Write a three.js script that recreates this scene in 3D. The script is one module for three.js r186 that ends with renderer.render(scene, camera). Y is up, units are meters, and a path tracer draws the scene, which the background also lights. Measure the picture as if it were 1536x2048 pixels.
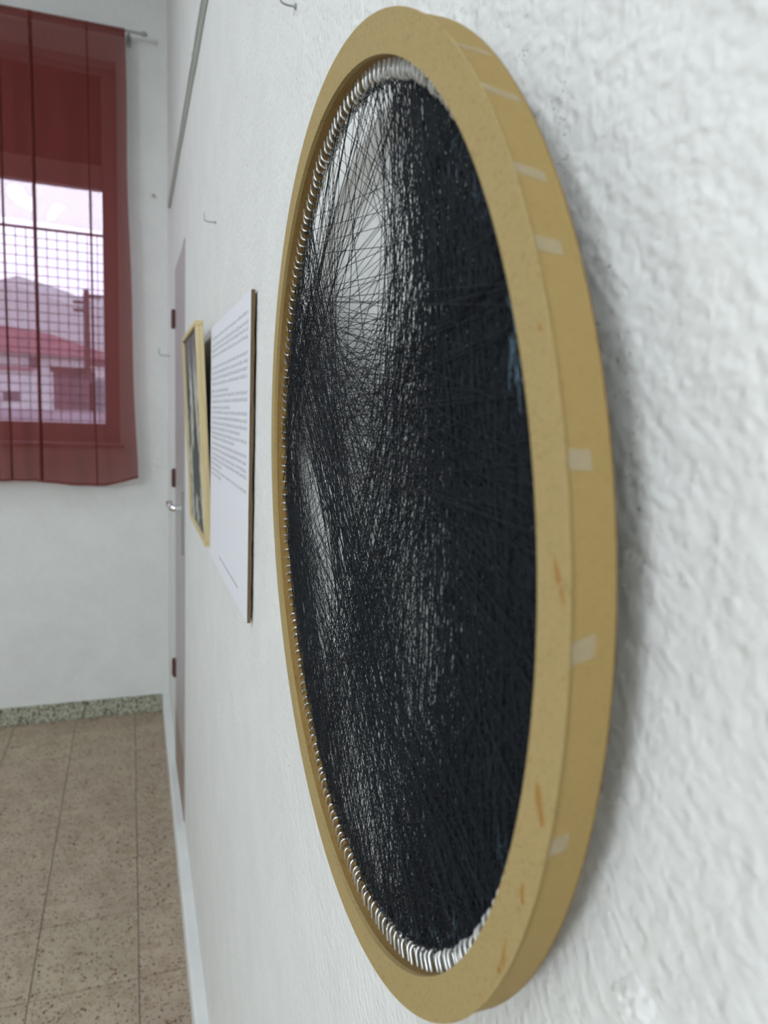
import * as THREE from 'three';
import { mergeGeometries, toCreasedNormals } from 'three/addons/utils/BufferGeometryUtils.js';
import { RoundedBoxGeometry } from 'three/addons/geometries/RoundedBoxGeometry.js';
import { RectAreaLightUniformsLib } from 'three/addons/lights/RectAreaLightUniformsLib.js';

// ------------------------------------------------------------------ camera, sky, lamps, exposure
const scene = new THREE.Scene();
const camera = new THREE.PerspectiveCamera(72.76, 0.75, 0.02, 2000);
camera.rotation.order = 'YXZ';
camera.rotation.set(-0.13582, -0.35253, 0.03959);
camera.position.set(0, 1.7, 0);
camera.focus = 0.58;
camera.userData.fStop = camera.getFocalLength() / 3.0;      // phone lens, about 3 mm of aperture
const renderer = new THREE.WebGLRenderer({ antialias: true });
renderer.toneMapping = THREE.LinearToneMapping;
renderer.toneMappingExposure = 0.685;
renderer.shadowMap.enabled = true;
RectAreaLightUniformsLib.init();

let seed = 20240611;
const rnd = () => { seed = (seed + 0x6D2B79F5) | 0; let t = Math.imul(seed ^ (seed >>> 15), 1 | seed); t = (t + Math.imul(t ^ (t >>> 7), 61 | t)) ^ t; return ((t ^ (t >>> 14)) >>> 0) / 4294967296; };
const rr = (a, b) => a + (b - a) * rnd();
const PI = Math.PI, D2R = PI / 180;
const smooth = (a, b, x) => { const t = Math.min(1, Math.max(0, (x - a) / (b - a))); return t * t * (3 - 2 * t); };

// value noise on a lattice of n x n cells that wraps
function lattice(n) { const a = new Float32Array(n * n); for (let i = 0; i < a.length; i++) a[i] = rnd(); return { n, a }; }
function noise(L, u, v) {
  const n = L.n, x = u * n, y = v * n, x0 = Math.floor(x), y0 = Math.floor(y);
  let fx = x - x0, fy = y - y0; fx = fx * fx * (3 - 2 * fx); fy = fy * fy * (3 - 2 * fy);
  const xa = ((x0 % n) + n) % n, xb = (xa + 1) % n, ya = ((y0 % n) + n) % n, yb = (ya + 1) % n, A = L.a;
  return (A[ya * n + xa] * (1 - fx) + A[ya * n + xb] * fx) * (1 - fy) + (A[yb * n + xa] * (1 - fx) + A[yb * n + xb] * fx) * fy;
}
function paint(w, h, f, srgb = true) {                        // f(u, v) -> [r, g, b] 0..255
  const d = new Uint8Array(w * h * 4);
  for (let j = 0; j < h; j++) for (let i = 0; i < w; i++) {
    const c = f((i + 0.5) / w, (j + 0.5) / h), k = (j * w + i) * 4;
    d[k] = Math.min(255, Math.max(0, c[0])); d[k + 1] = Math.min(255, Math.max(0, c[1])); d[k + 2] = Math.min(255, Math.max(0, c[2])); d[k + 3] = 255;
  }
  const t = new THREE.DataTexture(d, w, h); t.wrapS = t.wrapT = THREE.RepeatWrapping; t.magFilter = THREE.LinearFilter; t.minFilter = THREE.LinearMipmapLinearFilter; t.generateMipmaps = true;
  if (srgb) t.colorSpace = THREE.SRGBColorSpace;
  t.needsUpdate = true; return t;
}
const mix = (a, b, t) => [a[0] + (b[0] - a[0]) * t, a[1] + (b[1] - a[1]) * t, a[2] + (b[2] - a[2]) * t];

// evening sky: pale lilac, a little brighter and pinker low down, thin cloud
{
  const W = 256, H = 128, d = new Float32Array(W * H * 4), L = [lattice(8), lattice(16), lattice(32)];
  for (let j = 0; j < H; j++) for (let i = 0; i < W; i++) {
    const u = i / W, v = j / H, up = Math.max(0, (v - 0.5) * 2);
    const c = 0.5 * noise(L[0], u, v) + 0.3 * noise(L[1], u, v) + 0.2 * noise(L[2], u, v), cl = smooth(0.42, 0.66, c);
    const k = (j * W + i) * 4, low = Math.exp(-up * 7);
    d[k] = 2.9 + 1.0 * cl + 0.9 * low; d[k + 1] = 3.0 + 1.0 * cl + 0.4 * low; d[k + 2] = 4.7 + 0.4 * cl; d[k + 3] = 1;
  }
  const t = new THREE.DataTexture(d, W, H, THREE.RGBAFormat, THREE.FloatType);
  t.mapping = THREE.EquirectangularReflectionMapping; t.wrapS = THREE.RepeatWrapping; t.magFilter = t.minFilter = THREE.LinearFilter; t.needsUpdate = true;
  scene.background = t; scene.backgroundIntensity = 2.1;
}
const LAMPS = [[-1.75, 3.66, 1.05, 55], [-1.75, 3.66, -2.15, 45]];   // fluorescent fittings under the ceiling: x, y, z, strength
const WALL_LAMPS = [[-4.0, 2.75, 2.5, 230]];                          // and one high on the wall across the room
const LAMP_COLOR = new THREE.Color().setRGB(0.925, 0.985, 1.05);

// ------------------------------------------------------------------ helpers for objects
const used = {};
function numbered(n) { const k = used[n] = (used[n] ?? -1) + 1; return k ? n + '_' + String(k).padStart(3, '0') : n; }
function mesh(name, geo, mat, parent) {
  const m = new THREE.Mesh(geo, mat); m.name = parent === scene ? numbered(name) : name; m.castShadow = m.receiveShadow = true; parent.add(m);
  if (parent !== scene) { const n = parent.children.filter((c) => c.userData.base === name).length; m.userData.base = name; if (n) m.name = name + '_' + String(n).padStart(3, '0'); }
  return m;
}
function struct(name, geo, mat, parent = scene) { const m = mesh(name, geo, mat, parent); if (parent === scene) m.userData.kind = 'structure'; return m; }
function structGroup(name) { const g = new THREE.Group(); g.name = numbered(name); g.userData.kind = 'structure'; scene.add(g); return g; }
function thing(name, label, category, group) {
  const o = new THREE.Group(); o.name = numbered(name); scene.add(o); o.userData.label = label; o.userData.category = category; if (group) o.userData.group = group; return o;
}
const box = (x0, x1, y0, y1, z0, z1) => { const g = new THREE.BoxGeometry(x1 - x0, y1 - y0, z1 - z0); g.translate((x0 + x1) / 2, (y0 + y1) / 2, (z0 + z1) / 2); return g; };
const rbox = (x0, x1, y0, y1, z0, z1, r = 0.003) => { const g = new RoundedBoxGeometry(x1 - x0, y1 - y0, z1 - z0, 2, r); g.translate((x0 + x1) / 2, (y0 + y1) / 2, (z0 + z1) / 2); return g; };
function metricUV(g, s = 1) {                                  // uv in metres by the dominant axis of the normal
  const p = g.attributes.position, n = g.attributes.normal, uv = new Float32Array(p.count * 2);
  for (let i = 0; i < p.count; i++) {
    const ax = Math.abs(n.getX(i)), ay = Math.abs(n.getY(i)), az = Math.abs(n.getZ(i)), x = p.getX(i), y = p.getY(i), z = p.getZ(i);
    const [a, b] = ax >= ay && ax >= az ? [z, y] : ay >= az ? [x, z] : [x, y];
    uv[2 * i] = a / s; uv[2 * i + 1] = b / s;
  }
  g.setAttribute('uv', new THREE.BufferAttribute(uv, 2)); return g;
}
const tube = (pts, r, seg = 24, rad = 8) => new THREE.TubeGeometry(new THREE.CatmullRomCurve3(pts.map((p) => new THREE.Vector3(...p)), false, 'centripetal'), seg, r, rad);
const std = (o) => new THREE.MeshStandardMaterial(o);
const lin = (r, g, b) => new THREE.Color().setRGB(r, g, b);

// ------------------------------------------------------------------ materials
const LN = [4, 8, 16, 32, 64, 128, 256].map(lattice);
const plasterBump = paint(1024, 1024, (u, v) => {
  const s = u + 0.35 * v;                                       // brushed slightly on the slant
  const h = 0.12 * noise(LN[2], u, v) + 0.20 * noise(LN[3], u, v) + 0.28 * noise(LN[4], s, v) + 0.28 * noise(LN[5], s, v) + 0.14 * noise(LN[6], u, v);
  const blob = smooth(0.6, 0.9, noise(LN[5], u + 0.37, v + 0.11));
  const c = 255 * Math.min(1, 0.9 * h + 0.10 * blob); return [c, c, c];
}, false);
const plasterMap = paint(512, 512, (u, v) => {
  const n = noise(LN[1], u, v) * 0.5 + noise(LN[3], u, v) * 0.3 + noise(LN[5], u, v) * 0.2, c = 228 + 10 * (n - 0.5);
  return [c, c + 2, c];
});
const wallMat = std({ map: plasterMap, bumpMap: plasterBump, bumpScale: 0.0024, roughness: 0.75 });
const smoothBump = paint(512, 512, (u, v) => { const c = 255 * (0.55 * noise(LN[1], u, v) + 0.3 * noise(LN[2], u, v) + 0.15 * noise(LN[4], u, v)); return [c, c, c]; }, false);
const backWallMat = std({ map: plasterMap, bumpMap: smoothBump, bumpScale: 0.008, roughness: 0.8 });
const ceilMat = std({ color: lin(0.75, 0.76, 0.75), roughness: 0.9 });
const plinthMat = std({ map: plasterMap, bumpMap: smoothBump, bumpScale: 0.004, roughness: 0.6 });

const terrazzo = [0, 1, 2].map((k) => paint(512, 512, (u, v) => {
  const o = k * 0.31, n = noise(LN[1], u + o, v), m = noise(LN[3], u + o, v + o);
  let c = mix([164, 150, 132], [178, 164, 144], n);
  c = mix(c, [152, 134, 110], 0.45 * smooth(0.5, 0.8, m));
  const a = noise(LN[5], u + o, v - o), b = noise(LN[4], u - o, v + o);
  if (a > 0.80) c = mix(c, [92, 74, 58], smooth(0.80, 0.86, a));
  if (b > 0.90) c = mix(c, [96, 58, 44], smooth(0.90, 0.93, b));
  if (a < 0.12) c = mix(c, [190, 180, 162], 0.7 * smooth(0.12, 0.05, a));
  return c;
}));
const tileMats = terrazzo.map((t, i) => std({ map: t, roughness: 0.55, color: lin(1, 0.98 + 0.02 * i, 0.97) }));
const groutMat = std({ color: lin(0.2, 0.165, 0.125), roughness: 0.9 });
const skirtMat = std({ map: paint(512, 256, (u, v) => {
  let c = [168, 168, 148]; const a = noise(LN[4], u, v * 0.5), b = noise(LN[5], u, v * 0.5);
  c = mix(c, [92, 96, 78], smooth(0.5, 0.66, a)); c = mix(c, [200, 200, 184], smooth(0.6, 0.75, b)); if (b < 0.25) c = mix(c, [70, 70, 58], 0.7); return c;
}), roughness: 0.6 });

const speckle = (u, v, lo, hi, dark, L2 = LN[6]) => {            // pressed wood fibre: fine flecks, uv repeats every 16 cm
  const a = noise(LN[6], u, v), b = noise(LN[5], u + 0.3, v), c = noise(LN[3], u, v), d = noise(LN[4], u, v + 0.4);
  let q = mix(lo, hi, 0.45 * a + 0.35 * b + 0.2 * c); q = mix(q, dark, 0.55 * smooth(0.66, 0.92, a) + 0.4 * smooth(0.7, 0.95, d));
  return q;
};
const mdfMap = paint(1024, 1024, (u, v) => speckle(u, v, [162, 141, 92], [179, 158, 108], [136, 113, 70]));
const mdfMat = std({ map: mdfMap, bumpMap: mdfMap, bumpScale: 0.0003, roughness: 0.85 });
const bandMap = paint(1024, 512, (u, v) => {
  let c = speckle(u, v, [154, 130, 78], [164, 141, 88], [138, 112, 62]);
  return mix(c, [150, 123, 72], 0.4 * noise(LN[5], u * 2, v * 0.1));
});
const bandMat = std({ map: bandMap, roughness: 0.88 });
const scorchMat = std({ color: lin(0.16, 0.085, 0.025), roughness: 0.9 });
const glueMat = std({ color: lin(0.34, 0.185, 0.045), roughness: 0.55 });
const innerMap = paint(1024, 64, (u, v) => {
  const g = noise(LN[6], u * 4, v * 0.1) * 0.6 + noise(LN[5], u * 4, v) * 0.4; let c = mix([158, 130, 76], [138, 106, 52], g);
  const s = noise(LN[5], u * 2, v * 0.2 + 0.4); if (s > 0.78) c = mix(c, [120, 82, 36], 0.6 * smooth(0.78, 0.9, s)); return c;
});
const innerMat = std({ map: innerMap, roughness: 0.85 });
const stapleMat = std({ color: lin(0.7, 0.71, 0.7), metalness: 0.9, roughness: 0.42 });
const threadMat = new THREE.MeshPhysicalMaterial({ color: lin(0.0115, 0.0152, 0.0205), roughness: 0.6, specularIntensity: 0.5 });
const knotMat = std({ color: lin(0.09, 0.15, 0.2), roughness: 0.8 });
const tapeMat = new THREE.MeshPhysicalMaterial({ color: lin(0.62, 0.6, 0.5), roughness: 0.25, transparent: true, opacity: 0.15 });

const pineMap = paint(256, 512, (u, v) => {
  const w = 0.09 * noise(LN[1], u, v * 0.5) + 0.03 * noise(LN[3], u, v * 0.3), r = Math.abs(Math.sin((u + w) * PI * 9));
  return mix(mix([222, 206, 164], [200, 178, 128], Math.pow(r, 6)), [212, 194, 148], noise(LN[6], u, v * 0.1));
});
const pineMat = std({ map: pineMap, roughness: 0.6 });
const cardMat = std({ map: paint(128, 128, (u, v) => mix([126, 104, 74], [96, 78, 54], noise(LN[5], u * 0.3, v) * 0.7 + 0.3 * noise(LN[3], u, v))), roughness: 0.95 });
const greyMetal = std({ color: lin(0.42, 0.43, 0.43), metalness: 0.7, roughness: 0.45 });
const chromeMat = std({ color: lin(0.8, 0.81, 0.82), metalness: 1, roughness: 0.16 });
const steelMat = std({ color: lin(0.4, 0.39, 0.4), metalness: 0.8, roughness: 0.4 });
const doorMat = std({ color: lin(0.43, 0.40, 0.40), roughness: 0.45 });
const doorFrameMat = std({ color: lin(0.07, 0.028, 0.024), roughness: 0.55 });
const hingeMat = std({ color: lin(0.09, 0.03, 0.028), roughness: 0.5 });
const winFrameMat = std({ color: lin(0.42, 0.36, 0.36), roughness: 0.5 });
const boardMat = std({ color: lin(0.035, 0.022, 0.02), roughness: 0.7 });
const barMat = std({ color: lin(0.05, 0.03, 0.04), roughness: 0.6 });
const conduitMat = std({ color: lin(0.62, 0.65, 0.62), roughness: 0.6, bumpMap: smoothBump, bumpScale: 0.002 });
const paneMat = new THREE.MeshPhysicalMaterial({ color: 0xffffff, transmission: 1, thickness: 0, roughness: 0.02, ior: 1.5 });

// ------------------------------------------------------------------ the room
const wx = (z) => 0.1742 - 0.005 * (z + 0.475);                 // face of the right-hand wall
const shear = (g) => { const p = g.attributes.position; for (let i = 0; i < p.count; i++) p.setX(i, p.getX(i) - 0.005 * (p.getZ(i) + 0.475)); g.computeVertexNormals(); return g; };
const ZB = -3.95, ZF = 4.2, XL = -4.1, YC = 3.95;
const DOOR = { near: -2.6, far: -3.15, bottom: 0.10, top: 2.29 };
{
  const s = new THREE.Shape([[-ZF - 0.2, -0.1], [-ZB + 0.2, -0.1], [-ZB + 0.2, YC + 0.1], [-ZF - 0.2, YC + 0.1]].map(([a, b]) => new THREE.Vector2(a, b)));
  s.holes.push(new THREE.Path([[-DOOR.near, DOOR.bottom], [-DOOR.near, DOOR.top], [-DOOR.far, DOOR.top], [-DOOR.far, DOOR.bottom]].map(([a, b]) => new THREE.Vector2(a, b))));
  const g = new THREE.ExtrudeGeometry(s, { depth: 0.22, bevelEnabled: false }); g.rotateY(PI / 2); g.translate(0.1742, 0, 0);
  shear(g); struct('wall_right', metricUV(g, 0.55), wallMat);
}
const wallRight = scene.getObjectByName('wall_right');
const WIN = { x0: -1.5, x1: -0.05, y0: 1.5, y1: 3.38 };
{
  const s = new THREE.Shape([[XL - 0.2, -0.1], [0.6, -0.1], [0.6, YC + 0.1], [XL - 0.2, YC + 0.1]].map(([a, b]) => new THREE.Vector2(a, b)));
  s.holes.push(new THREE.Path([[WIN.x0, WIN.y0], [WIN.x0, WIN.y1], [WIN.x1, WIN.y1], [WIN.x1, WIN.y0]].map(([a, b]) => new THREE.Vector2(a, b))));
  const g = new THREE.ExtrudeGeometry(s, { depth: 0.26, bevelEnabled: false }); g.translate(0, 0, ZB - 0.26);
  struct('wall_back', metricUV(g, 0.9), backWallMat);
}
struct('wall_left', metricUV(box(XL - 0.2, XL, -0.1, YC + 0.1, ZB, ZF), 0.9), backWallMat);
struct('wall_front', metricUV(box(XL - 0.2, 0.6, -0.1, YC + 0.1, ZF, ZF + 0.2), 0.9), backWallMat);
struct('ceiling', metricUV(box(XL - 0.2, 0.6, YC, YC + 0.15, ZB - 0.26, ZF + 0.2)), ceilMat);
const floor = struct('floor', metricUV(box(XL - 0.2, 0.6, -0.12, -0.003, ZB - 0.26, ZF + 0.2)), groutMat);
{ // terrazzo tiles, laid one by one
  const geos = [0, 1, 2, 3].map((k) => { const g = new RoundedBoxGeometry(0.297, 0.012, 0.297, 1, 0.0012); const p = g.attributes.position, uv = g.attributes.uv; for (let i = 0; i < p.count; i++) uv.setXY(i, (k % 2 ? p.getX(i) : p.getZ(i)) / 0.6 + k * 0.27, (k % 2 ? p.getZ(i) : -p.getX(i)) / 0.6 + k * 0.13); return g; });
  for (let i = 0; i < 10; i++) for (let j = 0; j < 15; j++) {
    const z = -3.80 + 0.15 - 0.3 + j * 0.3, x = 0.16 - i * 0.3, t = mesh('tile', geos[Math.floor(rnd() * 4)], tileMats[Math.floor(rnd() * 3)], floor);
    t.position.set(x - (i === 0 ? 0.0 : 0), -0.006 + rr(-0.0006, 0.0006), z); t.rotation.y = rr(-0.004, 0.004);
  }
  const rest = []; for (let i = 0; i < 16; i++) for (let j = 0; j < 22; j++) if (i >= 10 || j >= 15) { const z = -3.95 + j * 0.3, x = 0.16 - i * 0.3; if (x > XL + 0.1 && z < ZF) rest.push(box(x - 0.1485, x + 0.1485, -0.012, 0, z - 0.1485, z + 0.1485)); }
  const o = mesh('floor_tiling', metricUV(mergeGeometries(rest), 0.6), tileMats[1], floor); o.userData.kind = 'stuff';
}
struct('baseboard_right', metricUV(shear(rbox(0.1742 - 0.034, 0.1742 + 0.02, -0.002, 0.088, ZB, ZF, 0.006)), 0.7), plinthMat);
{
  const b = structGroup('baseboard_back');
  for (let i = 0; i < 8; i++) { const x1 = 0.155 - i * 0.405; mesh('skirting_tile', metricUV(rbox(x1 - 0.403, x1, 0, 0.098, ZB - 0.002, ZB + 0.016, 0.002), 0.42), skirtMat, b); }
}
{ // door at the far end of the right wall
  const d = structGroup('door_1'), f = wx(-2.9);
  mesh('door_leaf', rbox(f - 0.004, f + 0.036, DOOR.bottom + 0.004, DOOR.top - 0.012, DOOR.far + 0.012, DOOR.near - 0.014, 0.002), doorMat, d);
  mesh('door_frame', mergeGeometries([box(f + 0.002, f + 0.1, DOOR.bottom, DOOR.top, DOOR.near - 0.012, DOOR.near - 0.0005), box(f + 0.002, f + 0.1, DOOR.bottom, DOOR.top, DOOR.far + 0.0005, DOOR.far + 0.01), box(f + 0.002, f + 0.1, DOOR.top - 0.01, DOOR.top - 0.0005, DOOR.far, DOOR.near), box(f + 0.06, f + 0.1, DOOR.bottom, DOOR.top, DOOR.far, DOOR.near)]), doorFrameMat, d);
  for (const y of [2.07, 1.40, 0.545]) { const g = new THREE.CylinderGeometry(0.009, 0.009, 0.072, 12); const pin = new THREE.CylinderGeometry(0.005, 0.009, 0.008, 12); pin.translate(0, 0.04, 0); const pl = box(-0.004, 0.012, -0.036, 0.036, -0.004, 0.03); const h = mesh('hinge', mergeGeometries([g, pin, pl]), hingeMat, d); h.position.set(f - 0.011, y, DOOR.far + 0.012); }
  mesh('kick_plate', rbox(f - 0.0055, f - 0.0035, DOOR.bottom + 0.006, 0.36, DOOR.far + 0.02, DOOR.near - 0.02, 0.0008), std({ color: lin(0.33, 0.25, 0.21), roughness: 0.5 }), d);
  mesh('handle_plate', rbox(f - 0.012, f - 0.003, 1.16, 1.40, DOOR.near - 0.075, DOOR.near - 0.035, 0.003), steelMat, d);
  const y = 1.335, z = DOOR.near - 0.055, hd = mergeGeometries([tube([[f - 0.008, y, z], [f - 0.036, y, z], [f - 0.047, y + 0.001, z - 0.012], [f - 0.049, y + 0.002, z - 0.05], [f - 0.048, y + 0.004, z - 0.115]], 0.013, 28, 10), (() => { const g = new THREE.CylinderGeometry(0.014, 0.014, 0.008, 16); g.rotateZ(PI / 2); g.translate(f - 0.014, y, z); return g; })()]);
  mesh('door_handle', hd, chromeMat, d);
}
{ // window: frame, boarded upper light, pane, bars and wire mesh outside
  const w = structGroup('window_1'), z0 = ZB - 0.16, z1 = ZB - 0.10;
  const fr = (n, x0, x1, y0, y1, m = winFrameMat) => mesh(n, rbox(x0, x1, y0, y1, z0, z1, 0.004), m, w);
  fr('frame_stile', WIN.x1 - 0.075, WIN.x1, WIN.y0, WIN.y1); fr('frame_stile', WIN.x0, WIN.x0 + 0.075, WIN.y0, WIN.y1);
  fr('frame_rail', WIN.x0 + 0.075, WIN.x1 - 0.075, WIN.y0, WIN.y0 + 0.105); fr('frame_rail', WIN.x0 + 0.075, WIN.x1 - 0.075, 2.80, 2.915); fr('frame_rail', WIN.x0 + 0.075, WIN.x1 - 0.075, WIN.y1 - 0.035, WIN.y1);
  fr('frame_mullion', -0.83, -0.76, WIN.y0 + 0.105, 2.80);
  mesh('upper_panel', rbox(WIN.x0 + 0.07, WIN.x1 - 0.07, 2.90, WIN.y1 - 0.03, z0 + 0.02, z0 + 0.045, 0.003), boardMat, w);
  for (const [a, b] of [[-0.765, WIN.x1 - 0.07], [WIN.x0 + 0.07, -0.825]]) mesh('pane', box(a, b, WIN.y0 + 0.1, 2.805, z0 + 0.028, z0 + 0.032), paneMat, w);
  { // remains of a milky film on the upper part of the right-hand pane, torn open in places
    const f = new THREE.Shape([[-0.755, 2.62], [-0.13, 2.60], [-0.13, 2.80], [-0.755, 2.80]].map(([a, b]) => new THREE.Vector2(a, b)));
    const hole = (pts) => { const c = new THREE.SplineCurve(pts.map(([a, b]) => new THREE.Vector2(a, b))); f.holes.push(new THREE.Path(c.getPoints(40))); };
    hole([[-0.55, 2.775], [-0.50, 2.77], [-0.475, 2.73], [-0.445, 2.715], [-0.44, 2.66], [-0.50, 2.675], [-0.54, 2.70], [-0.565, 2.74], [-0.55, 2.775]]);
    hole([[-0.36, 2.70], [-0.33, 2.71], [-0.30, 2.70], [-0.325, 2.67], [-0.36, 2.625], [-0.385, 2.64], [-0.36, 2.70]]);
    const g = new THREE.ExtrudeGeometry(f, { depth: 0.0004, bevelEnabled: false }); g.translate(0, 0, z0 + 0.0325);
    mesh('torn_film', g, std({ color: lin(0.8, 0.8, 0.85), roughness: 0.9, transparent: true, opacity: 0.16, side: THREE.DoubleSide }), w);
  }
  mesh('sill', rbox(WIN.x0 - 0.03, WIN.x1 + 0.02, WIN.y0 - 0.02, WIN.y0 + 0.004, ZB - 0.11, ZB + 0.018, 0.004), winFrameMat, w);
  const zb = ZB - 0.235;
  const bar = (p, q, r) => { const g = tube([p, [(p[0] + q[0]) / 2, (p[1] + q[1]) / 2, (p[2] + q[2]) / 2], q], r, 4, 6); return g; };
  for (const x of [-1.3, -0.95, -0.6, -0.185]) mesh('grille_bar', bar([x, WIN.y0, zb], [x, WIN.y1, zb], 0.006), barMat, w);
  for (const y of [2.60]) mesh('grille_bar', bar([WIN.x0, y, zb], [WIN.x1, y, zb], 0.0075), barMat, w);
  const wires = []; for (let x = WIN.x0 + 0.02; x < WIN.x1; x += 0.049) wires.push(bar([x, WIN.y0, zb - 0.008], [x, 2.6, zb - 0.008], 0.0024)); for (let y = WIN.y0 + 0.02; y < 2.6; y += 0.047) wires.push(bar([WIN.x0, y, zb - 0.01], [WIN.x1, y, zb - 0.01], 0.0024));
  mesh('wire_mesh', mergeGeometries(wires), barMat, w).userData.kind = 'stuff';
}
{ // specks of dirt and a knocked-off patch of plaster on the right wall
  const dirt = std({ color: lin(0.2, 0.19, 0.18), roughness: 1 }), g = [];
  const fleck = (y, z, s) => { const f = new THREE.IcosahedronGeometry(s, 0); f.scale(0.25, rr(0.6, 1.5), rr(0.6, 1.2)); f.rotateX(rr(0, 6)); f.translate(wx(z), y, z); g.push(f); };
  for (const [y, z, sy, sz, n] of [[1.867, -0.309, 0.006, 0.006, 10], [1.835, -0.276, 0.014, 0.008, 26], [1.815, -0.268, 0.016, 0.007, 30], [1.756, -0.236, 0.02, 0.006, 16], [1.725, -0.219, 0.02, 0.006, 16], [1.69, -0.209, 0.02, 0.006, 24], [1.664, -0.203, 0.02, 0.006, 16]]) for (let i = 0; i < n; i++) fleck(y + sy * (rnd() + rnd() - 1), z + sz * (rnd() + rnd() - 1), rr(0.00015, 0.00055));
  for (let i = 0; i < 60; i++) fleck(rr(1.4, 2.1), rr(-0.32, -0.1), rr(0.0001, 0.0004));
  for (let i = 0; i < 40; i++) fleck(rr(1.1, 2.3), rr(-3, -0.75), rr(0.0003, 0.0014));
  mesh('dirt_specks', mergeGeometries(g), dirt, wallRight).userData.kind = 'stuff';
  const N = 70, p = new THREE.PlaneGeometry(0.044, 0.034, N, N), a = p.attributes.position, L1 = lattice(7), L2 = lattice(17);
  for (let i = 0; i < a.count; i++) {
    const u = a.getX(i) / 0.044 + 0.5, v = a.getY(i) / 0.034 + 0.5, r = Math.hypot(u - 0.5, v - 0.5) * 2 + 0.45 * (noise(L1, u, v) - 0.5);
    a.setZ(i, 0.0026 * smooth(0.78, 0.35, r) * (0.2 + 1.2 * noise(L1, u, v) * noise(L2, v, u) + 0.5 * noise(L2, u, v)) - 0.0005);
  }
  p.computeVertexNormals(); p.rotateY(-PI / 2);
  const s = mesh('plaster_scar', p, std({ color: lin(0.775, 0.79, 0.775), roughness: 0.75 }), wallRight); s.position.set(wx(-0.18), 1.488, -0.180);
}

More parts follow.
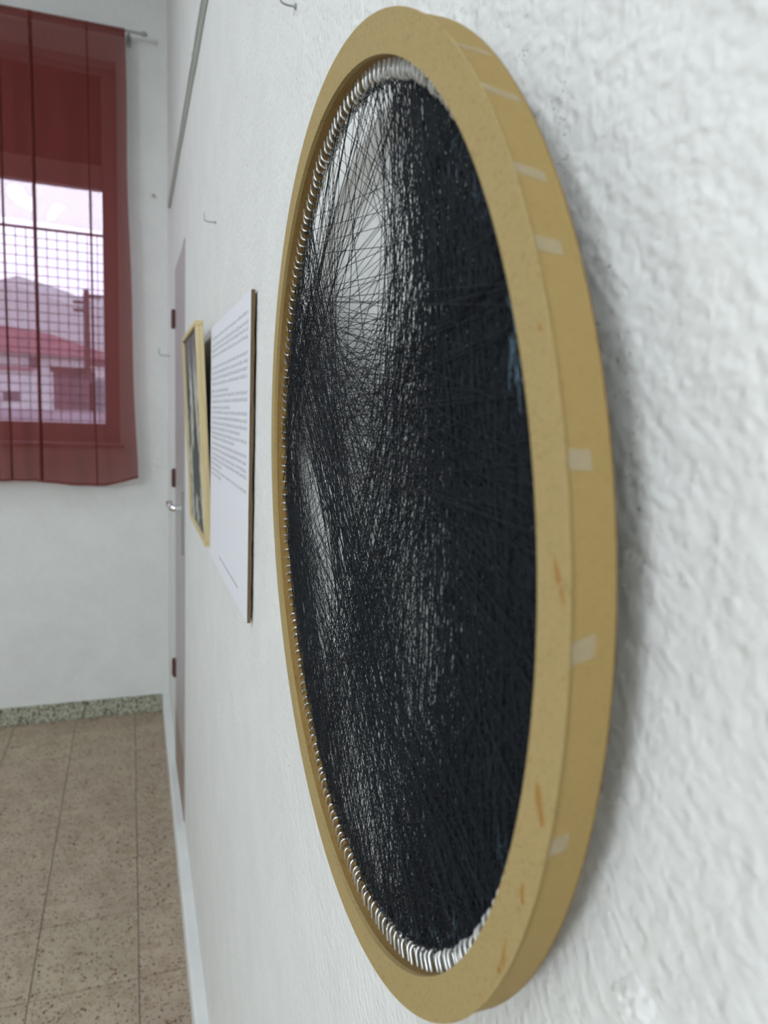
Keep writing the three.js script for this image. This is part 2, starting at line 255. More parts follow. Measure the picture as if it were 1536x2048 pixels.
// ------------------------------------------------------------------ the round string picture
const ART = thing('string_art', 'round string portrait of dark navy thread wound on steel staples inside a raw fibreboard ring', 'wall art');
{
  const T = 0.0187, R = 0.3, RI = 0.2802, tx = -0.04049, ty = -0.03583;
  const n = new THREE.Vector3(-1, tx, ty).normalize(), vy = new THREE.Vector3(tx, 1, 0); vy.addScaledVector(n, -vy.dot(n)).normalize();
  const vx = new THREE.Vector3().crossVectors(vy, n);
  ART.matrixAutoUpdate = true; ART.quaternion.setFromRotationMatrix(new THREE.Matrix4().makeBasis(vx, vy, n));
  ART.position.set(0.13845, 1.7 - 0.07269, -0.47514).addScaledVector(n, -T);
  // ring bodies are lathed about z; u runs once round, v across
  const lathe = (pts, uvf, seg = 256) => {
    const pos = [], uv = [], idx = [];
    for (let i = 0; i <= seg; i++) for (const [r, z] of pts) { const t = i / seg * 2 * PI - PI; pos.push(r * Math.cos(t), r * Math.sin(t), z); const q = uvf(r, z); uv.push(i / seg, q); }
    const m = pts.length; for (let i = 0; i < seg; i++) for (let k = 0; k < m - 1; k++) { const a = i * m + k, b = a + m; idx.push(a, b, a + 1, b, b + 1, a + 1); }
    const g = new THREE.BufferGeometry(); g.setAttribute('position', new THREE.Float32BufferAttribute(pos, 3)); g.setAttribute('uv', new THREE.Float32BufferAttribute(uv, 2)); g.setIndex(idx);
    g.computeVertexNormals(); return toCreasedNormals(g, 0.5);
  };
  const c = 0.0002;
  const planar = (g, f) => { const p = g.attributes.position, uv = g.attributes.uv; for (let i = 0; i < p.count; i++) { const [a, b] = f(p.getX(i), p.getY(i), p.getZ(i), uv.getX(i)); uv.setXY(i, a / 0.075, b / 0.075); } return g; };
  mesh('ring_front', planar(lathe([[R - 0.003, T - 0.0006], [R - 0.0001, T - 0.0006], [R, T - 0.0005], [R, T - c], [R - c * 0.6, T], [RI + c * 0.5, T], [RI, T - c], [RI, T - 0.003]], () => 0), (x, y, z) => [x + z, y]), mdfMat, ART);
  mesh('outer_band', planar(lathe([[R - 0.006, 0.0006], [R - 0.0018, 0.0006], [R - 0.0013, 0.001], [R - 0.0014, T - 0.0007], [R - 0.006, T - 0.0007]], () => 0), (x, y, z, u) => [u * 1.88, z]), bandMat, ART);
  mesh('scorched_edge', lathe([[R - 0.006, 0], [R - 0.0022, 0], [R - 0.0014, 0.0004], [R - 0.0016, 0.0008]], () => 0), scorchMat, ART).userData.label = 'dark scorched back edge';
  // dried smears of glue on the face and the band
  for (const [deg, r, w, h, a] of [[5.3, 0.2925, 0.0013, 0.0048, 0.35], [3.9, 0.2955, 0.0009, 0.0028, 0.2], [-11, 0.2915, 0.0021, 0.0072, 0.5], [-19.2, 0.2931, 0.0013, 0.0042, 0.3], [-26.5, 0.2955, 0.0011, 0.0062, 0.35], [-28.4, 0.2965, 0.0011, 0.0028, 0.2], [20.7, 0.2946, 0.0007, 0.0018, 0.4], [-34.3, 0.2965, 0.0007, 0.0012, 0], [-67.8, 0.296, 0.0007, 0.0022, 0.2], [-8.8, 0.2747 + 0.008, 0.0006, 0.001, 0], [41, 0.293, 0.0005, 0.0012, 0.3]]) {
    const sh = new THREE.Shape(), N = 22, ph = rr(0, 6); for (let i = 0; i < N; i++) { const t = i / N * 2 * PI, k = 1 + 0.22 * Math.sin(3 * t + ph) + 0.15 * Math.sin(5 * t + 2 * ph) + rr(-0.08, 0.08), x = w * k * Math.cos(t) * (1 - 0.45 * Math.sin(t)), y = h * k * Math.sin(t); const q = [x * Math.cos(a) - y * Math.sin(a), x * Math.sin(a) + y * Math.cos(a)]; i ? sh.lineTo(...q) : sh.moveTo(...q); }
    const g = new THREE.ExtrudeGeometry(sh, { depth: 0.00006, bevelEnabled: true, bevelThickness: 0.00005, bevelSize: 0.0002, bevelSegments: 2 }), m = mesh('glue_smear', g, glueMat, ART); m.position.set(r * Math.cos(deg * D2R), r * Math.sin(deg * D2R), T - 0.00004); m.rotation.z = deg * D2R;
  }
  mesh('ring_back', lathe([[R - 0.006, T - 0.003], [R - 0.006, 0], [RI + 0.0004, 0], [RI, 0.0005], [RI, T - 0.003]].reverse().map((p) => p).reverse(), (r, z) => z / T), innerMat, ART);
  // tape strips holding the outer band
  for (const [deg, w, a, b, tw] of [[47.5, 0.0043, 0.004, 0.0175, 0.12], [40.5, 0.0047, 0.0035, 0.0175, 0.15], [32, 0.0049, 0.006, 0.0178, 0.1], [26, 0.0056, 0.0075, 0.0172, 0.06], [12, 0.0067, 0.0085, 0.017, 0.02], [0.5, 0.0075, 0.0085, 0.0172, -0.08], [-13.5, 0.0077, 0.01, 0.017, -0.05], [62, 0.0047, 0.004, 0.0165, 0.1], [-40, 0.0052, 0.005, 0.0165, 0]]) {
    const g = new THREE.BoxGeometry(0.00025, w, b - a, 1, 8, 2), p = g.attributes.position;
    for (let i = 0; i < p.count; i++) { const t = deg * D2R + (p.getY(i) + tw * p.getZ(i) * 3) / R, r = R - 0.0012 + p.getX(i) + 0.0003 * (p.getZ(i) > 0.003 ? 1 : 0); p.setXYZ(i, r * Math.cos(t), r * Math.sin(t), (a + b) / 2 + p.getZ(i)); }
    g.computeVertexNormals(); mesh('tape_strip', g, tapeMat, ART);
  }
  // U-shaped staples driven into the inner rim, crowns towards the middle
  const NS = 200, staple = (k) => {
    const h = [0.0105, 0.0112, 0.0098, 0.0108][k], hw = 0.0039, pts = [[0, 0, -hw], [-h * 0.45, 0, -hw]];
    for (let i = 0; i <= 8; i++) { const t = PI * i / 8; pts.push([-(h - hw) - hw * Math.sin(t) * 0.95, 0, -hw * Math.cos(t)]); }
    pts.push([-h * 0.45, 0, hw], [0, 0, hw]);
    const g = tube(pts, 0.00105, 30, 6); g.translate(0.001, 0, 0); return g;
  };
  const sg = [0, 1, 2, 3].map(staple), pins = [];
  const zc = 0.0065;
  for (let i = 0; i < NS; i++) {
    const t = (i + rr(-0.14, 0.14)) / NS * 2 * PI, zz = zc + rr(-0.0006, 0.0006); pins.push([t, zz]);
    const s = mesh('staple', sg[Math.floor(rnd() * 4)], stapleMat, ART); s.rotation.set(0, 0, t); s.position.set(RI * Math.cos(t), RI * Math.sin(t), zz); s.rotateX(rr(-0.18, 0.18)); s.rotateZ(rr(-0.08, 0.08));
  }
  // one thread wound back and forth: each turn goes to the pin that fills most of the tone still missing.
  // tone of the portrait: [across, up, thread cover]
  const TONE = [[0.19,0.94,0.11],[0.03,0.96,0.03],[0.26,0.85,0.17],[0.39,0.85,0.57],[0.52,0.78,1],[-0.07,0.88,0.03],[0.11,0.82,0.11],[0.26,0.77,0.2],[0.39,0.73,0.43],[0.52,0.69,1.02],[0.63,0.68,1.44],[0.71,0.59,1.68],[-0.3,0.85,0.03],[-0.07,0.76,0.09],[0.11,0.69,0.08],[0.26,0.66,0.23],[0.39,0.63,0.38],[0.52,0.59,0.8],[0.63,0.57,1.59],[0.78,0.5,1.81],[-0.59,0.81,0.23],[-0.52,0.68,0.37],[-0.31,0.7,0.15],[-0.08,0.65,0.17],[0.19,0.6,0.08],[0.29,0.54,0.13],[0.39,0.52,0.45],[0.52,0.5,0.67],[0.64,0.48,1.62],[-0.62,0.56,0.51],[-0.32,0.53,0.41],[-0.03,0.5,0.23],[0.19,0.48,0.23],[0.33,0.46,0.43],[0.45,0.44,0.54],[0.64,0.42,1.63],[0.82,0.4,1.89],[-0.72,0.44,0.55],[-0.47,0.43,0.47],[-0.2,0.41,0.54],[0.01,0.4,0.36],[0.19,0.39,0.4],[0.33,0.38,0.59],[0.53,0.36,0.91],[0.74,0.35,1.78],[-0.73,0.31,0.49],[-0.4,0.3,0.63],[-0.09,0.3,0.47],[0.1,0.3,0.44],[0.26,0.3,0.69],[0.45,0.29,0.79],[0.64,0.29,1.38],[0.87,0.29,2],[-0.74,0.17,0.29],[-0.48,0.18,0.47],[-0.21,0.19,0.69],[0.01,0.2,0.31],[0.18,0.21,0.54],[0.39,0.22,0.75],[0.6,0.22,1.34],[-0.66,0.07,0.13],[-0.49,0.08,0.16],[-0.28,0.1,0.42],[-0.1,0.09,0.46],[0.06,0.14,0.16],[0.26,0.13,0.57],[0.39,0.15,0.62],[0.65,0.17,1.38],[0.89,0.19,2.02],[-0.77,-0.09,0.41],[-0.42,-0.04,0.12],[-0.22,-0.01,0.43],[-0.05,0.01,0.47],[0.1,0.03,0.33],[0.3,0.06,0.49],[0.48,0.09,0.56],[0.61,0.1,0.46],[0.71,0.12,1.61],[-0.83,-0.25,0.61],[-0.51,-0.19,0.32],[-0.29,-0.14,0.2],[-0.1,-0.11,0.45],[0.1,-0.07,0.61],[0.26,-0.04,0.56],[0.46,0,0.54],[0.59,0.03,0.34],[0.66,0.04,0.41],[0.72,0.06,1.73],[0.9,0.09,2.03],[-0.7,-0.37,0.54],[-0.29,-0.27,0.2],[-0.11,-0.22,0.45],[0.1,-0.17,0.79],[0.3,-0.12,0.68],[0.49,-0.07,0.35],[0.61,-0.04,0.34],[0.68,-0.02,0.63],[0.74,-0.01,1.72],[-0.71,-0.52,0.41],[-0.37,-0.42,0.25],[-0.11,-0.34,0.44],[0.14,-0.26,0.79],[0.37,-0.19,0.58],[0.52,-0.14,0.36],[0.64,-0.1,0.45],[0.7,-0.08,1.53],[0.9,-0.02,1.96],[-0.54,-0.61,0.47],[-0.24,-0.5,0.57],[-0.01,-0.41,0.55],[0.22,-0.33,0.63],[0.4,-0.26,0.43],[0.54,-0.21,0.36],[0.64,-0.18,0.59],[0.72,-0.14,1.64],[-0.39,-0.75,0.58],[-0.12,-0.62,0.5],[0.09,-0.53,0.46],[0.34,-0.42,0.65],[0.49,-0.34,0.44],[0.6,-0.3,0.55],[0.67,-0.27,1.27],[0.91,-0.16,1.88],[-0.25,-0.85,0.46],[-0.01,-0.72,0.31],[0.18,-0.62,0.47],[0.37,-0.52,0.53],[0.5,-0.45,0.58],[0.58,-0.41,1.14],[0.79,-0.29,1.63],[-0.07,-0.91,0.34],[0.09,-0.81,0.27],[0.26,-0.7,0.35],[0.41,-0.61,0.64],[0.53,-0.54,1.18],[0.67,-0.45,1.42],[0.86,-0.36,1.66],[0.13,-0.92,0.57],[0.26,-0.83,0.46],[0.41,-0.73,0.8],[0.56,-0.63,1.25],[0.78,-0.47,1.49],[0.34,-0.91,1.03],[0.56,-0.73,1.2],[0.72,-0.61,1.37],[0.61,-0.76,1.22]];
  const G = 200, RT = RI - 0.0098, cell = 2 * RT / G, WT = 0.00046, want = new Float32Array(G * G);
  for (let j = 0; j < G; j++) for (let i = 0; i < G; i++) {
    const u = (i + 0.5) / G * 2 - 1, v = (j + 0.5) / G * 2 - 1; let s = 0, q = 0;
    for (const [a, b, c2] of TONE) { const d2 = (a - u) ** 2 + (b - v) ** 2, w = 1 / (d2 * d2 + 4e-5); s += w; q += w * c2; }
    q /= s; want[j * G + i] = q < 0.9 ? q * (0.75 + 0.47 * smooth(0.14, 0.34, q)) : q * 1.25;
  }
  const heed = want.map((t) => 1 / (t + 0.16)), left = want.slice(), px = pins.map(([t]) => [(Math.cos(t) + 1) / 2 * G, (Math.sin(t) + 1) / 2 * G]);
  const seen = new Map(), runs = []; let at = 20;
  const walk = (a, b, f) => { const [x0, y0] = px[a], [x1, y1] = px[b], len = Math.hypot(x1 - x0, y1 - y0), m = Math.max(2, Math.ceil(len)), step = len / m; for (let k = 1; k < m; k++) { const x = Math.min(G - 1, (x0 + (x1 - x0) * k / m) | 0), y = Math.min(G - 1, (y0 + (y1 - y0) * k / m) | 0); f(y * G + x, step); } return m; };
  for (let it = 0; it < 6500; it++) {
    let best = -1, bs = 0.002;
    for (let b = 0; b < NS; b++) {
      const d = Math.abs(b - at), dd = Math.min(d, NS - d); if (dd < 6) continue;
      const key = at < b ? at * NS + b : b * NS + at; if ((seen.get(key) ?? 0) > 1) continue;
      let s = 0; const m = walk(at, b, (k) => { const e = left[k]; s += (e > 0 ? e : 3.6 * e) * heed[k]; });
      const sc = s / m; if (sc > bs) { bs = sc; best = b; }
    }
    if (best < 0) { at = (at + 61) % NS; continue; }
    { const key = at < best ? at * NS + best : best * NS + at; seen.set(key, (seen.get(key) ?? 0) + 1); } walk(at, best, (k, st) => { left[k] -= 0.62 * WT / cell * st; });
    runs.push([at, best]); at = best;
  }
  { let a = 0, b = 0, c2 = 0, d = 0, n = 0; for (let k = 0; k < G * G; k++) { const x = k % G / G * 2 - 1, y = Math.floor(k / G) / G * 2 - 1; if (x * x + y * y < 0.95) { n++; a += want[k]; b += left[k]; if (x > 0.7) { c2 += want[k]; d += left[k]; } } } console.log('thread runs', runs.length, 'want', a / n, 'left', b / n, 'right', c2 / n, d / n); }
  // the last turns, lying on top: loose fans from the far rim across to the near rim
  const pin = (deg) => ((Math.round(deg / 360 * NS) % NS) + NS) % NS, first = runs.length;
  for (let i = 0; i < 44; i++) runs.push([pin(rr(138, 182)), pin(rr(-6, 33))]);
  for (let i = 0; i < 14; i++) runs.push([pin(rr(128, 160)), pin(rr(-20, 4))]);
  for (let i = 0; i < 18; i++) runs.push([pin(rr(150, 196)), pin(rr(-48, -24))]);
  for (let i = 0; i < 8; i++) runs.push([pin(rr(140, 165)), pin(rr(-75, -48))]);
  for (let i = 0; i < 26; i++) runs.push([pin(rr(58, 96)), pin(rr(158, 186))]);
  const pos = [], nor = [], idx = [], A = new THREE.Vector3(), B = new THREE.Vector3(), D = new THREE.Vector3(), S = new THREE.Vector3(), U = new THREE.Vector3();
  const strand = (list, w) => {                                // a strand through the points, three-sided
    const base = pos.length / 3, K = 4;
    list.forEach((p, i) => {
      D.subVectors(list[Math.min(i + 1, list.length - 1)], list[Math.max(i - 1, 0)]).normalize(); S.set(0, 0, 1).cross(D).normalize(); U.crossVectors(D, S);
      for (let k = 0; k < K; k++) { const c2 = Math.cos(k * 2 * PI / K), s2 = Math.sin(k * 2 * PI / K); const nx = S.x * c2 + U.x * s2, ny = S.y * c2 + U.y * s2, nz = S.z * c2 + U.z * s2; pos.push(p.x + nx * w / 2, p.y + ny * w / 2, p.z + nz * w / 2); nor.push(nx, ny, nz); }
    });
    for (let i = 0; i < list.length - 1; i++) for (let k = 0; k < K; k++) { const a = base + i * K + k, b = base + i * K + (k + 1) % K; idx.push(a, b, a + K, b, b + K, a + K); }
  };
  runs.forEach(([a, b], i) => {
    const lay = i / runs.length, end = (p) => { const [t, z] = pins[p], r = RT + rr(-0.0012, 0.001), o = rr(-0.0012, 0.0012) / r; return new THREE.Vector3(r * Math.cos(t + o), r * Math.sin(t + o), z + (lay - 0.5) * 0.0035 + rr(-0.0018, 0.0018) + (i >= first ? 0.0022 : 0)); };
    const p = end(a), q = end(b), m = p.clone().lerp(q, 0.5); m.z += rr(-0.0012, 0.0012); strand([p, m, q], WT * rr(0.85, 1.15));
  });
  // short turns of thread round the staple crowns
  for (let i = 0; i < NS; i++) for (let k = 0; k < 3; k++) { const [t, z] = pins[i], l = []; const z0 = z + rr(-0.003, 0.003), r0 = RT + rr(-0.001, 0.001); for (let j = 0; j <= 8; j++) { const f = j / 8 * 2 * PI; l.push(new THREE.Vector3((r0 + 0.0012 * Math.cos(f)) * Math.cos(t), (r0 + 0.0012 * Math.cos(f)) * Math.sin(t), z0 + 0.0016 * Math.sin(f)).add(new THREE.Vector3(-Math.sin(t), Math.cos(t), 0).multiplyScalar(0.001 * Math.cos(f * 2)))); } strand(l, WT); }
  const web = new THREE.BufferGeometry(); web.setAttribute('position', new THREE.Float32BufferAttribute(pos, 3)); web.setAttribute('normal', new THREE.Float32BufferAttribute(nor, 3)); web.setIndex(idx);
  mesh('thread_web', web, threadMat, ART).userData.kind = 'stuff';
  // tufts of fluff and a pale knot of loose thread ends by the near rim
  const tuft = (deg, rad, zz, n2, len, w, mat, name, label) => {
    pos.length = nor.length = idx.length = 0;
    for (let i = 0; i < n2; i++) { const t = deg * D2R + rr(-0.03, 0.03), r = rad + rr(-0.006, 0.006); let x = r * Math.cos(t), y = r * Math.sin(t), z = zz + rr(-0.001, 0.003), d = rr(0, 6.28); const l = []; for (let j = 0; j < 6; j++) { l.push(new THREE.Vector3(x, y, z)); d += rr(-0.5, 0.5); x += len / 6 * Math.cos(d) * 0.45; y += len / 6 * Math.sin(d); z += rr(-0.0006, 0.0008); } strand(l, w); }
    const g = new THREE.BufferGeometry(); g.setAttribute('position', new THREE.Float32BufferAttribute(pos, 3)); g.setAttribute('normal', new THREE.Float32BufferAttribute(nor, 3)); g.setIndex([...idx]);
    const o = mesh(name, g, mat, ART); o.userData.kind = 'stuff'; if (label) o.userData.label = label;
  };
  tuft(21.5, 0.2725, 0.0125, 22, 0.022, 0.00038, knotMat, 'thread_knot', 'pale blue tangle of loose thread ends');
  for (const d of [43, 36, -22, -40, -47, -55, -62, -70]) tuft(d, 0.267, 0.012, 9, 0.009, 0.00018, knotMat, 'thread_fluff');
}

// ------------------------------------------------------------------ text board, framed picture, hooks, conduit
{
  const o = thing('text_board', 'large white printed text sheet on brown cardboard between the ring and the picture', 'notice board');
  const y0 = 1.374, y1 = 1.877, z0 = -1.586, z1 = -1.052, xb = wx(-1.3) - 0.0048;
  const N = 24, e = box(xb - 0.0048, xb, y0, y1, z0, z1);
  { // worn, slightly wavy board
    const g = new THREE.BoxGeometry(0.0048, y1 - y0, z1 - z0, 1, 60, 4), p = g.attributes.position, L = lattice(24);
    for (let i = 0; i < p.count; i++) { const v = (p.getY(i) / (y1 - y0) + 0.5) * 0.9; p.setX(i, p.getX(i) + 0.0016 * (noise(L, v, 0.2) - 0.5)); if (p.getZ(i) > 0.2) p.setZ(i, p.getZ(i) + 0.003 * (noise(L, v, 0.6) - 0.5)); }
    g.computeVertexNormals(); g.translate(xb - 0.0024, (y0 + y1) / 2, (z0 + z1) / 2); mesh('board', metricUV(g.toNonIndexed(), 0.05), cardMat, o).userData.label = 'brown corrugated cardboard backing';
  }
  const W = 1024, H = 1024, cv = document.createElement('canvas'); cv.width = W; cv.height = H; const c = cv.getContext('2d');
  c.fillStyle = '#e9ebf2'; c.fillRect(0, 0, W, H); c.fillStyle = '#777b88';
  const rows = [[0.053, 1], [0.082, 1], [0.102, 1], [0.125, 1], [0.172, 1], [0.196, 1], [0.218, 1], [0.241, 1], [0.270, 0.55], [0.290, 1], [0.312, 1], [0.337, 0.6], [0.356, 1], [0.378, 1], [0.40, 1], [0.421, 0.85], [0.442, 1], [0.461, 0.72], [0.486, 1], [0.508, 1], [0.531, 1], [0.551, 1], [0.572, 0.36], [0.595, 1], [0.616, 0.35]];
  for (const [v, w] of rows) { let x = 45; const y = v * H, end = 45 + 935 * w; while (x < end) { const wl = Math.min(end - x, rr(14, 70)); for (let q = x; q < x + wl - 3; q += rr(6, 9)) { const tall = rnd() < 0.25; c.fillRect(q, y - (tall ? 4 : 0), 2.2, tall ? 13 : 9); c.fillRect(q, y + (rnd() < 0.5 ? 0 : 7), 5, 2.2); } x += wl + rr(5, 9); } }
  c.fillRect(330, 0.935 * H, 500, 4);
  const t = new THREE.CanvasTexture(cv); t.colorSpace = THREE.SRGBColorSpace; t.anisotropy = 8;
  const g = new THREE.BoxGeometry(0.0005, y1 - y0 - 0.002, z1 - z0 - 0.003); const p = g.attributes.position, uv = g.attributes.uv; for (let i = 0; i < p.count; i++) uv.setXY(i, p.getZ(i) / (z1 - z0) + 0.5, p.getY(i) / (y1 - y0) + 0.5);
  g.translate(xb - 0.0058, (y0 + y1) / 2, (z0 + z1) / 2); mesh('printed_sheet', g, std({ map: t, roughness: 0.6 }), o);
  for (const [y, z] of [[y1 - 0.02, z0 + 0.03], [y1 - 0.02, z1 - 0.03], [y0 + 0.02, z0 + 0.03], [y0 + 0.02, z1 - 0.03]]) mesh('mounting_pad', rbox(xb, wx(z) + 0.001, y - 0.012, y + 0.012, z - 0.012, z + 0.012, 0.001), std({ color: lin(0.7, 0.7, 0.68), roughness: 0.9 }), o);
}
{
  const o = thing('framed_picture', 'pale pine frame leaning off the wall around a dark grey and white abstract picture', 'picture');
  const h = 0.508, w = 0.455, d = 0.018, b = 0.011;                // local: x along the wall (towards the viewer), y up, z out
  o.position.set(wx(-1.845) - 0.003, 1.388, -1.845); o.rotation.order = 'YXZ'; o.rotation.y = -PI / 2 - 0.005; o.rotation.x = 0.046;
  const rail = (n, x0, x1, y0, y1) => { const g = rbox(x0, x1, y0, y1, 0, d, 0.002), p = g.attributes.position, uv = g.attributes.uv, tall = y1 - y0 > x1 - x0; for (let i = 0; i < p.count; i++) { const a = tall ? p.getX(i) + p.getZ(i) : p.getY(i) + p.getZ(i), l = tall ? p.getY(i) : p.getX(i); uv.setXY(i, a * 9, l * 2); } return mesh(n, g, pineMat, o); };
  rail('frame_rail', -w / 2, w / 2, h - b, h); rail('frame_rail', -w / 2, w / 2, 0, b); rail('frame_stile', w / 2 - b, w / 2, b, h - b); rail('frame_stile', -w / 2, -w / 2 + b, b, h - b);
  const L = [lattice(6), lattice(14), lattice(40)];
  const art = paint(512, 512, (u, v) => {
    const n = 0.5 * noise(L[0], u * 1.0, v * 0.5) + 0.3 * noise(L[1], u, v * 0.5) + 0.2 * noise(L[2], u, v), s = smooth(0.46, 0.6, n + 0.10 * Math.sin(u * 17 + 3 * v));
    let c = mix([62, 68, 64], [206, 206, 196], s); c = mix(c, [112, 104, 112], smooth(0.72, 0.95, v) * 0.85); return mix(c, [96, 100, 94], 0.5 * noise(L[2], v, u));
  });
  const g = box(-w / 2 + b * 0.6, w / 2 - b * 0.6, b * 0.6, h - b * 0.6, 0.007, 0.011), p = g.attributes.position, uv = g.attributes.uv; for (let i = 0; i < p.count; i++) uv.setXY(i, p.getX(i) / w + 0.5, p.getY(i) / h);
  mesh('picture', g, std({ map: art, roughness: 0.7 }), o);
  mesh('backing', box(-w / 2 + b * 0.6, w / 2 - b * 0.6, b * 0.6, h - b * 0.6, 0.001, 0.007), std({ color: lin(0.25, 0.14, 0.06), roughness: 0.9 }), o);
}
{
  const hook = (label, x, y, z, out, s, back) => {
    const o = thing('wall_hook', label, 'hook', 'bent wire hooks in the white walls'); o.position.set(x, y, z); if (back) o.rotation.y = back;
    const g = tube([[0.004, 0, 0], [-out * 0.8, 0, 0], [-out, 0.002 * s, 0], [-out - 0.001, 0.008 * s, 0], [-out - 0.001, 0.018 * s, 0]], 0.0014 * s, 24, 8);
    mesh('hook_wire', g, greyMetal, o); const c = new THREE.CylinderGeometry(0.0034 * s, 0.0034 * s, 0.002, 14); c.rotateZ(PI / 2); c.translate(-0.001, 0, 0); mesh('hook_collar', c, greyMetal, o);
  };
  hook('small bent wire hook above the text board, near the cable', wx(-1.62), 2.105, -1.62, 0.024, 1);
  hook('wire hook at the top edge of the photo, left of the ring top', wx(-0.82), 2.142, -0.82, 0.017, 0.9);
  hook('larger wire hook by the room corner, right of the red curtain', wx(-3.72), 1.962, -3.72, 0.05, 2.0);
  const c = thing('cable_conduit', 'grey painted conduit running along the upper right wall', 'conduit');
  const pts = []; for (let i = 0; i <= 18; i++) { const z = -0.9 - i * 0.15; pts.push([wx(z) - 0.006, 2.652 + 0.004 * (z + 1.8) + rr(-0.003, 0.003), z]); }
  const g = tube(pts, 0.0095, 90, 10); mesh('pipe', metricUV(g.toNonIndexed(), 0.2), conduitMat, c);
  for (const z of [-1.25, -2.1, -2.95]) { const cl = new THREE.TorusGeometry(0.0095, 0.0016, 8, 20); cl.translate(wx(z) - 0.006, 2.652 + 0.004 * (z + 1.8), z); mesh('clip', cl, conduitMat, c); }
  const n = thing('nail', 'dark nail head in the far wall beside the curtain', 'nail'); n.position.set(0.124, 2.775, ZB);
  const hd = new THREE.CylinderGeometry(0.009, 0.009, 0.004, 14); hd.rotateX(PI / 2); hd.translate(0, 0, 0.012); mesh('nail_head', hd, steelMat, n);
  const sh = new THREE.CylinderGeometry(0.003, 0.003, 0.02, 10); sh.rotateX(PI / 2); sh.translate(0, 0, 0.002); mesh('nail_shank', sh, steelMat, n);
}

// ------------------------------------------------------------------ curtain and rod
{
  const r = thing('curtain_rod', 'thin grey metal curtain rod above the window', 'curtain rod'), y = 3.49, z = ZB + 0.085;
  mesh('rod', tube([[-1.75, y - 0.03, z], [-0.8, y - 0.012, z], [0.075, y + 0.006, z]], 0.0065, 30, 10), greyMetal, r);
  const f = new THREE.SphereGeometry(0.012, 16, 12); f.scale(1.3, 1, 1); f.translate(0.082, y + 0.006, z); mesh('finial', f, greyMetal, r);
  for (const x of [0.012, -1.70]) mesh('bracket', mergeGeometries([rbox(x - 0.006, x + 0.006, y - 0.006, y + 0.006, ZB - 0.004, z, 0.002), rbox(x - 0.012, x + 0.012, y - 0.03, y + 0.025, ZB - 0.001, ZB + 0.004, 0.0015)]), greyMetal, r);
  const cu = thing('curtain', 'sheer dark red curtain hanging over the barred window', 'curtain');
  const cloth = std({ color: lin(0.185, 0.031, 0.026), roughness: 1, side: THREE.DoubleSide, transparent: true, opacity: 0.775 });
  // path of the cloth along the rod; at a fold it doubles back on itself
  const path = [], folds = [[-0.43, 0.018], [-0.553, 0.009], [-0.178, 0.006], [-0.72, 0.012], [-0.95, 0.012], [-1.2, 0.012], [-1.45, 0.012]];
  for (let x = -1.62; x <= -0.008; x += 0.008) { const f = folds.find((q) => Math.abs(q[0] - x) < 0.0041); if (f) path.push([x, 0, 0], [x + f[1], 0.003, f[1]], [x, -0.003, 0], [x + f[1], 0, f[1]]); else path.push([x, 0, 0]); }
  path.push([-0.005, 0, 0]);
  const yt = (x) => 3.489 + 0.019 * x, strip = (v0, v1, rows, off) => {
    const pos = [], idx = [], n = path.length;
    for (let j = 0; j <= rows; j++) { const v = v0 + (v1 - v0) * j / rows; for (let i = 0; i < n; i++) {
      const [x, fz] = path[i], top = yt(x) + 0.012, bot = 1.302 + 0.012 * Math.sin(x * 9) + 0.03 * smooth(-0.16, 0, x), yy = top + (bot - top) * v;
      const gather = Math.exp(-v * 9) * smooth(0.01, 0.05, v), wv = 0.006 * Math.sin(x * 62 + 1.3 * Math.sin(x * 11)) + 0.004 * Math.sin(x * 23 + 2), gw = 0.002 * Math.sin(x * 150 + Math.sin(x * 37)) * gather;
      const flare = (0.041 * Math.pow(v, 1.6) + 0.003 * Math.sin(v * 14)) * smooth(-0.30, 0, x);
      pos.push(x + flare, yy, z + 0.006 + wv * (0.4 + v) * smooth(0, 0.06, v) + gw + fz * (0.4 + 0.6 * v) + off * (0.5 + 0.5 * v) + 0.01 * v);
    } }
    for (let j = 0; j < rows; j++) for (let i = 0; i < n - 1; i++) { const a = j * n + i; idx.push(a, a + n, a + 1, a + 1, a + n, a + n + 1); }
    const g = new THREE.BufferGeometry(); g.setAttribute('position', new THREE.Float32BufferAttribute(pos, 3)); g.setIndex(idx); g.computeVertexNormals(); return g;
  };
  mesh('cloth', strip(0, 1, 60, 0.003), cloth, cu);
  mesh('bottom_hem', strip(0.994, 1, 1, 0.0055), cloth, cu);
  mesh('rod_pocket', strip(0, 0.016, 2, -0.014), cloth, cu);
}

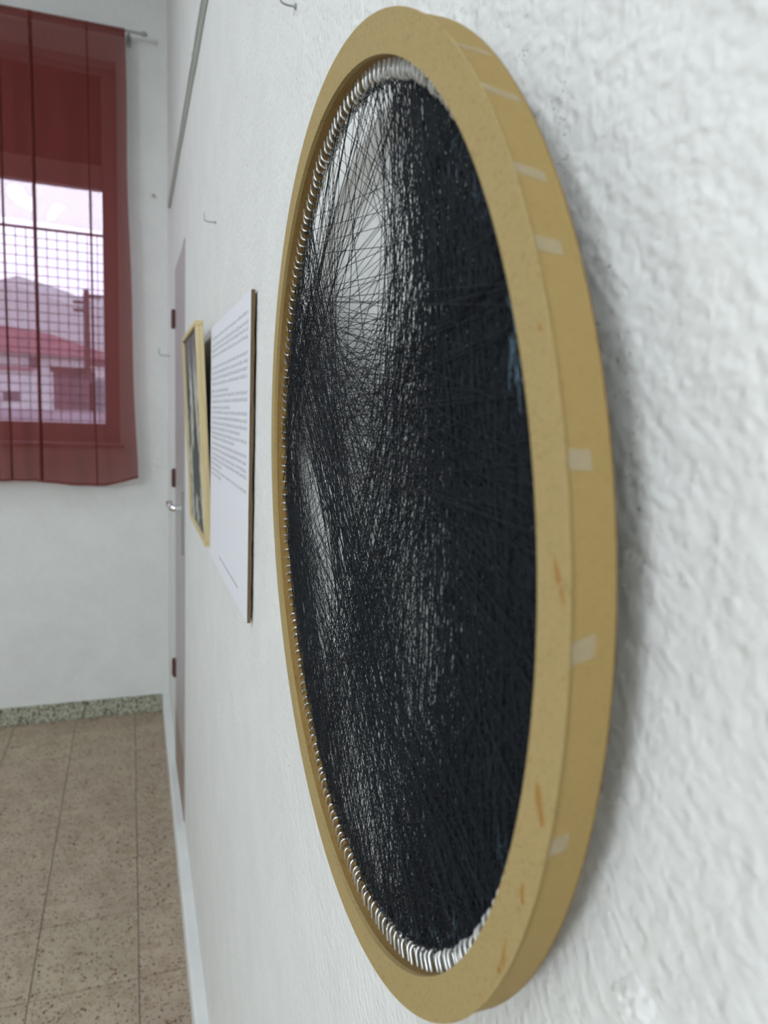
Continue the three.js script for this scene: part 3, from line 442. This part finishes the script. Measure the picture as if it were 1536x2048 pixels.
// ------------------------------------------------------------------ fluorescent lamps
function fluorescent(label, x, y, z, power, onWall) {           // local: long in z, shining down
  const o = thing('fluorescent_lamp', label, 'lamp'); o.position.set(x, y, z); if (onWall) o.rotation.z = PI / 2;
  mesh('housing', rbox(-0.13, 0.13, 0.05, 0.12, -0.63, 0.63, 0.01), std({ color: lin(0.8, 0.8, 0.78), roughness: 0.4 }), o);
  for (const s of [-0.06, 0.06]) { const t = new THREE.CylinderGeometry(0.013, 0.013, 1.19, 16); t.rotateX(PI / 2); t.translate(s, 0.022, 0); mesh('tube', t, std({ color: lin(0.9, 0.9, 0.9), emissive: LAMP_COLOR.clone(), emissiveIntensity: 3 }), o).castShadow = false; }
  for (const zz of [-0.6, 0.6]) mesh('end_cap', rbox(-0.085, 0.085, 0.005, 0.055, zz - 0.008, zz + 0.008, 0.003), std({ color: lin(0.75, 0.75, 0.74), roughness: 0.5 }), o);
  const reach = onWall ? x - XL : YC - y;
  for (const zz of [-0.4, 0.4]) mesh('hanger', tube([[0, 0.12, zz], [0, (0.12 + reach) / 2, zz], [0, reach + 0.003, zz]], 0.005, 4, 8), greyMetal, o);
  const l = new THREE.RectAreaLight(LAMP_COLOR, power, 0.2, 1.2); l.position.set(x, y, z); if (onWall) l.rotation.y = -PI / 2, l.rotation.z = 0; else l.rotation.x = -PI / 2; if (onWall) { l.width = 1.2; l.height = 0.2; } l.name = 'lamp_light'; scene.add(l);
}
LAMPS.forEach(([x, y, z, p], i) => fluorescent(i ? 'long fluorescent ceiling lamp nearer the window wall' : 'long fluorescent ceiling lamp nearer the viewer', x, y, z, p));
WALL_LAMPS.forEach(([x, y, z, p]) => fluorescent('long fluorescent lamp on the wall across the room', x, y, z, p, true));

// ------------------------------------------------------------------ outside the window
{
  const mt = structGroup('hills');
  const ridge = (pts, z, m, name) => { const s = new THREE.Shape([[pts[0][0], -40], ...pts, [pts[pts.length - 1][0], -40]].map(([a, b]) => new THREE.Vector2(a, b))); const g = new THREE.ExtrudeGeometry(s, { depth: 60, bevelEnabled: true, bevelSize: 20, bevelThickness: 25, bevelSegments: 2 }); g.translate(0, -20, z - 60); mesh(name, g, m, mt); };
  ridge([[-300, 62], [-190, 70], [-110, 58], [-75, 50], [-45, 45.5], [-38, 47.8], [-28, 45.3], [-22, 43], [-15, 43.4], [-8, 42.4], [25, 40], [60, 44], [140, 38]], -300, std({ color: lin(0.36, 0.35, 0.33), roughness: 1 }), 'ridge');
  struct('ground_outside', box(-120, 120, -0.6, -0.1, -260, ZB - 0.27), std({ color: lin(0.36, 0.35, 0.33), roughness: 1 }));
  const h = thing('house', 'white house with low red tiled roof seen through the window', 'house'), white = std({ color: lin(0.5, 0.5, 0.48), roughness: 0.9 }), red = std({ color: lin(0.3, 0.15, 0.16), roughness: 0.9 }), dark = std({ color: lin(0.1, 0.09, 0.1), roughness: 0.6 });
  mesh('wall', box(-9, -1.2, -0.1, 3.15, -26, -22), white, h);
  const pr = new THREE.Shape([[-9.6, 3.2], [-0.7, 3.02], [-0.7, 3.2], [-2.1, 3.62], [-3.2, 3.74], [-9.6, 4.3]].map(([a, b]) => new THREE.Vector2(a, b))), rg = new THREE.ExtrudeGeometry(pr, { depth: 5, bevelEnabled: false }); rg.translate(0, 0, -26.6); mesh('roof', rg, red, h);
  for (const [x0, x1, y0, y1] of [[-2.62, -2.42, 2.66, 2.95], [-4.2, -3.75, 2.3, 2.9], [-3.3, -2.9, 1.75, 2.0]]) { const wn = mesh('window', box(x0 - 0.03, x1 + 0.03, y0 - 0.03, y1 + 0.03, -22.02, -21.97), white, h); mesh('pane', box(x0, x1, y0, y1, -21.975, -21.955), dark, wn); }
  mesh('eaves_board', box(-4.0, -2.5, 2.60, 2.68, -22.1, -21.9), red, h);
  const p = thing('utility_pole', 'dark utility pole with cross arms outside the window', 'pole'); p.position.set(-0.72, -0.1, -14); const wood = std({ color: lin(0.07, 0.045, 0.045), roughness: 0.9 });
  const c = new THREE.CylinderGeometry(0.05, 0.075, 3.85, 12); c.translate(0, 1.925, 0); mesh('post', c, wood, p);
  for (const [y, a, b] of [[3.76, -0.02, 0.32], [3.63, -0.22, 0.06], [3.49, -0.22, 0.04]]) { mesh('cross_arm', rbox(a, b, y - 0.025, y + 0.025, -0.06, 0.0, 0.005), wood, p); }
  const sh = thing('shed', 'low dark shed behind the garden wall outside', 'shed'); sh.position.set(-0.84, -0.1, -12); mesh('wall', box(-0.27, 0.24, 0, 2.3, -1.5, 0), std({ color: lin(0.12, 0.09, 0.1), roughness: 0.9 }), sh); mesh('roof', box(-0.31, 0.27, 2.3, 2.37, -1.6, 0.06), wood, sh); mesh('side_panel', box(0.27, 0.45, 0, 2.22, -1.2, -0.4), std({ color: lin(0.2, 0.24, 0.25), roughness: 0.8 }), sh);
  struct('garden_wall', box(-30, 20, -0.2, 1.63, -9.2, -9), std({ color: lin(0.34, 0.3, 0.32), roughness: 0.9 }));
}
renderer.render(scene, camera);
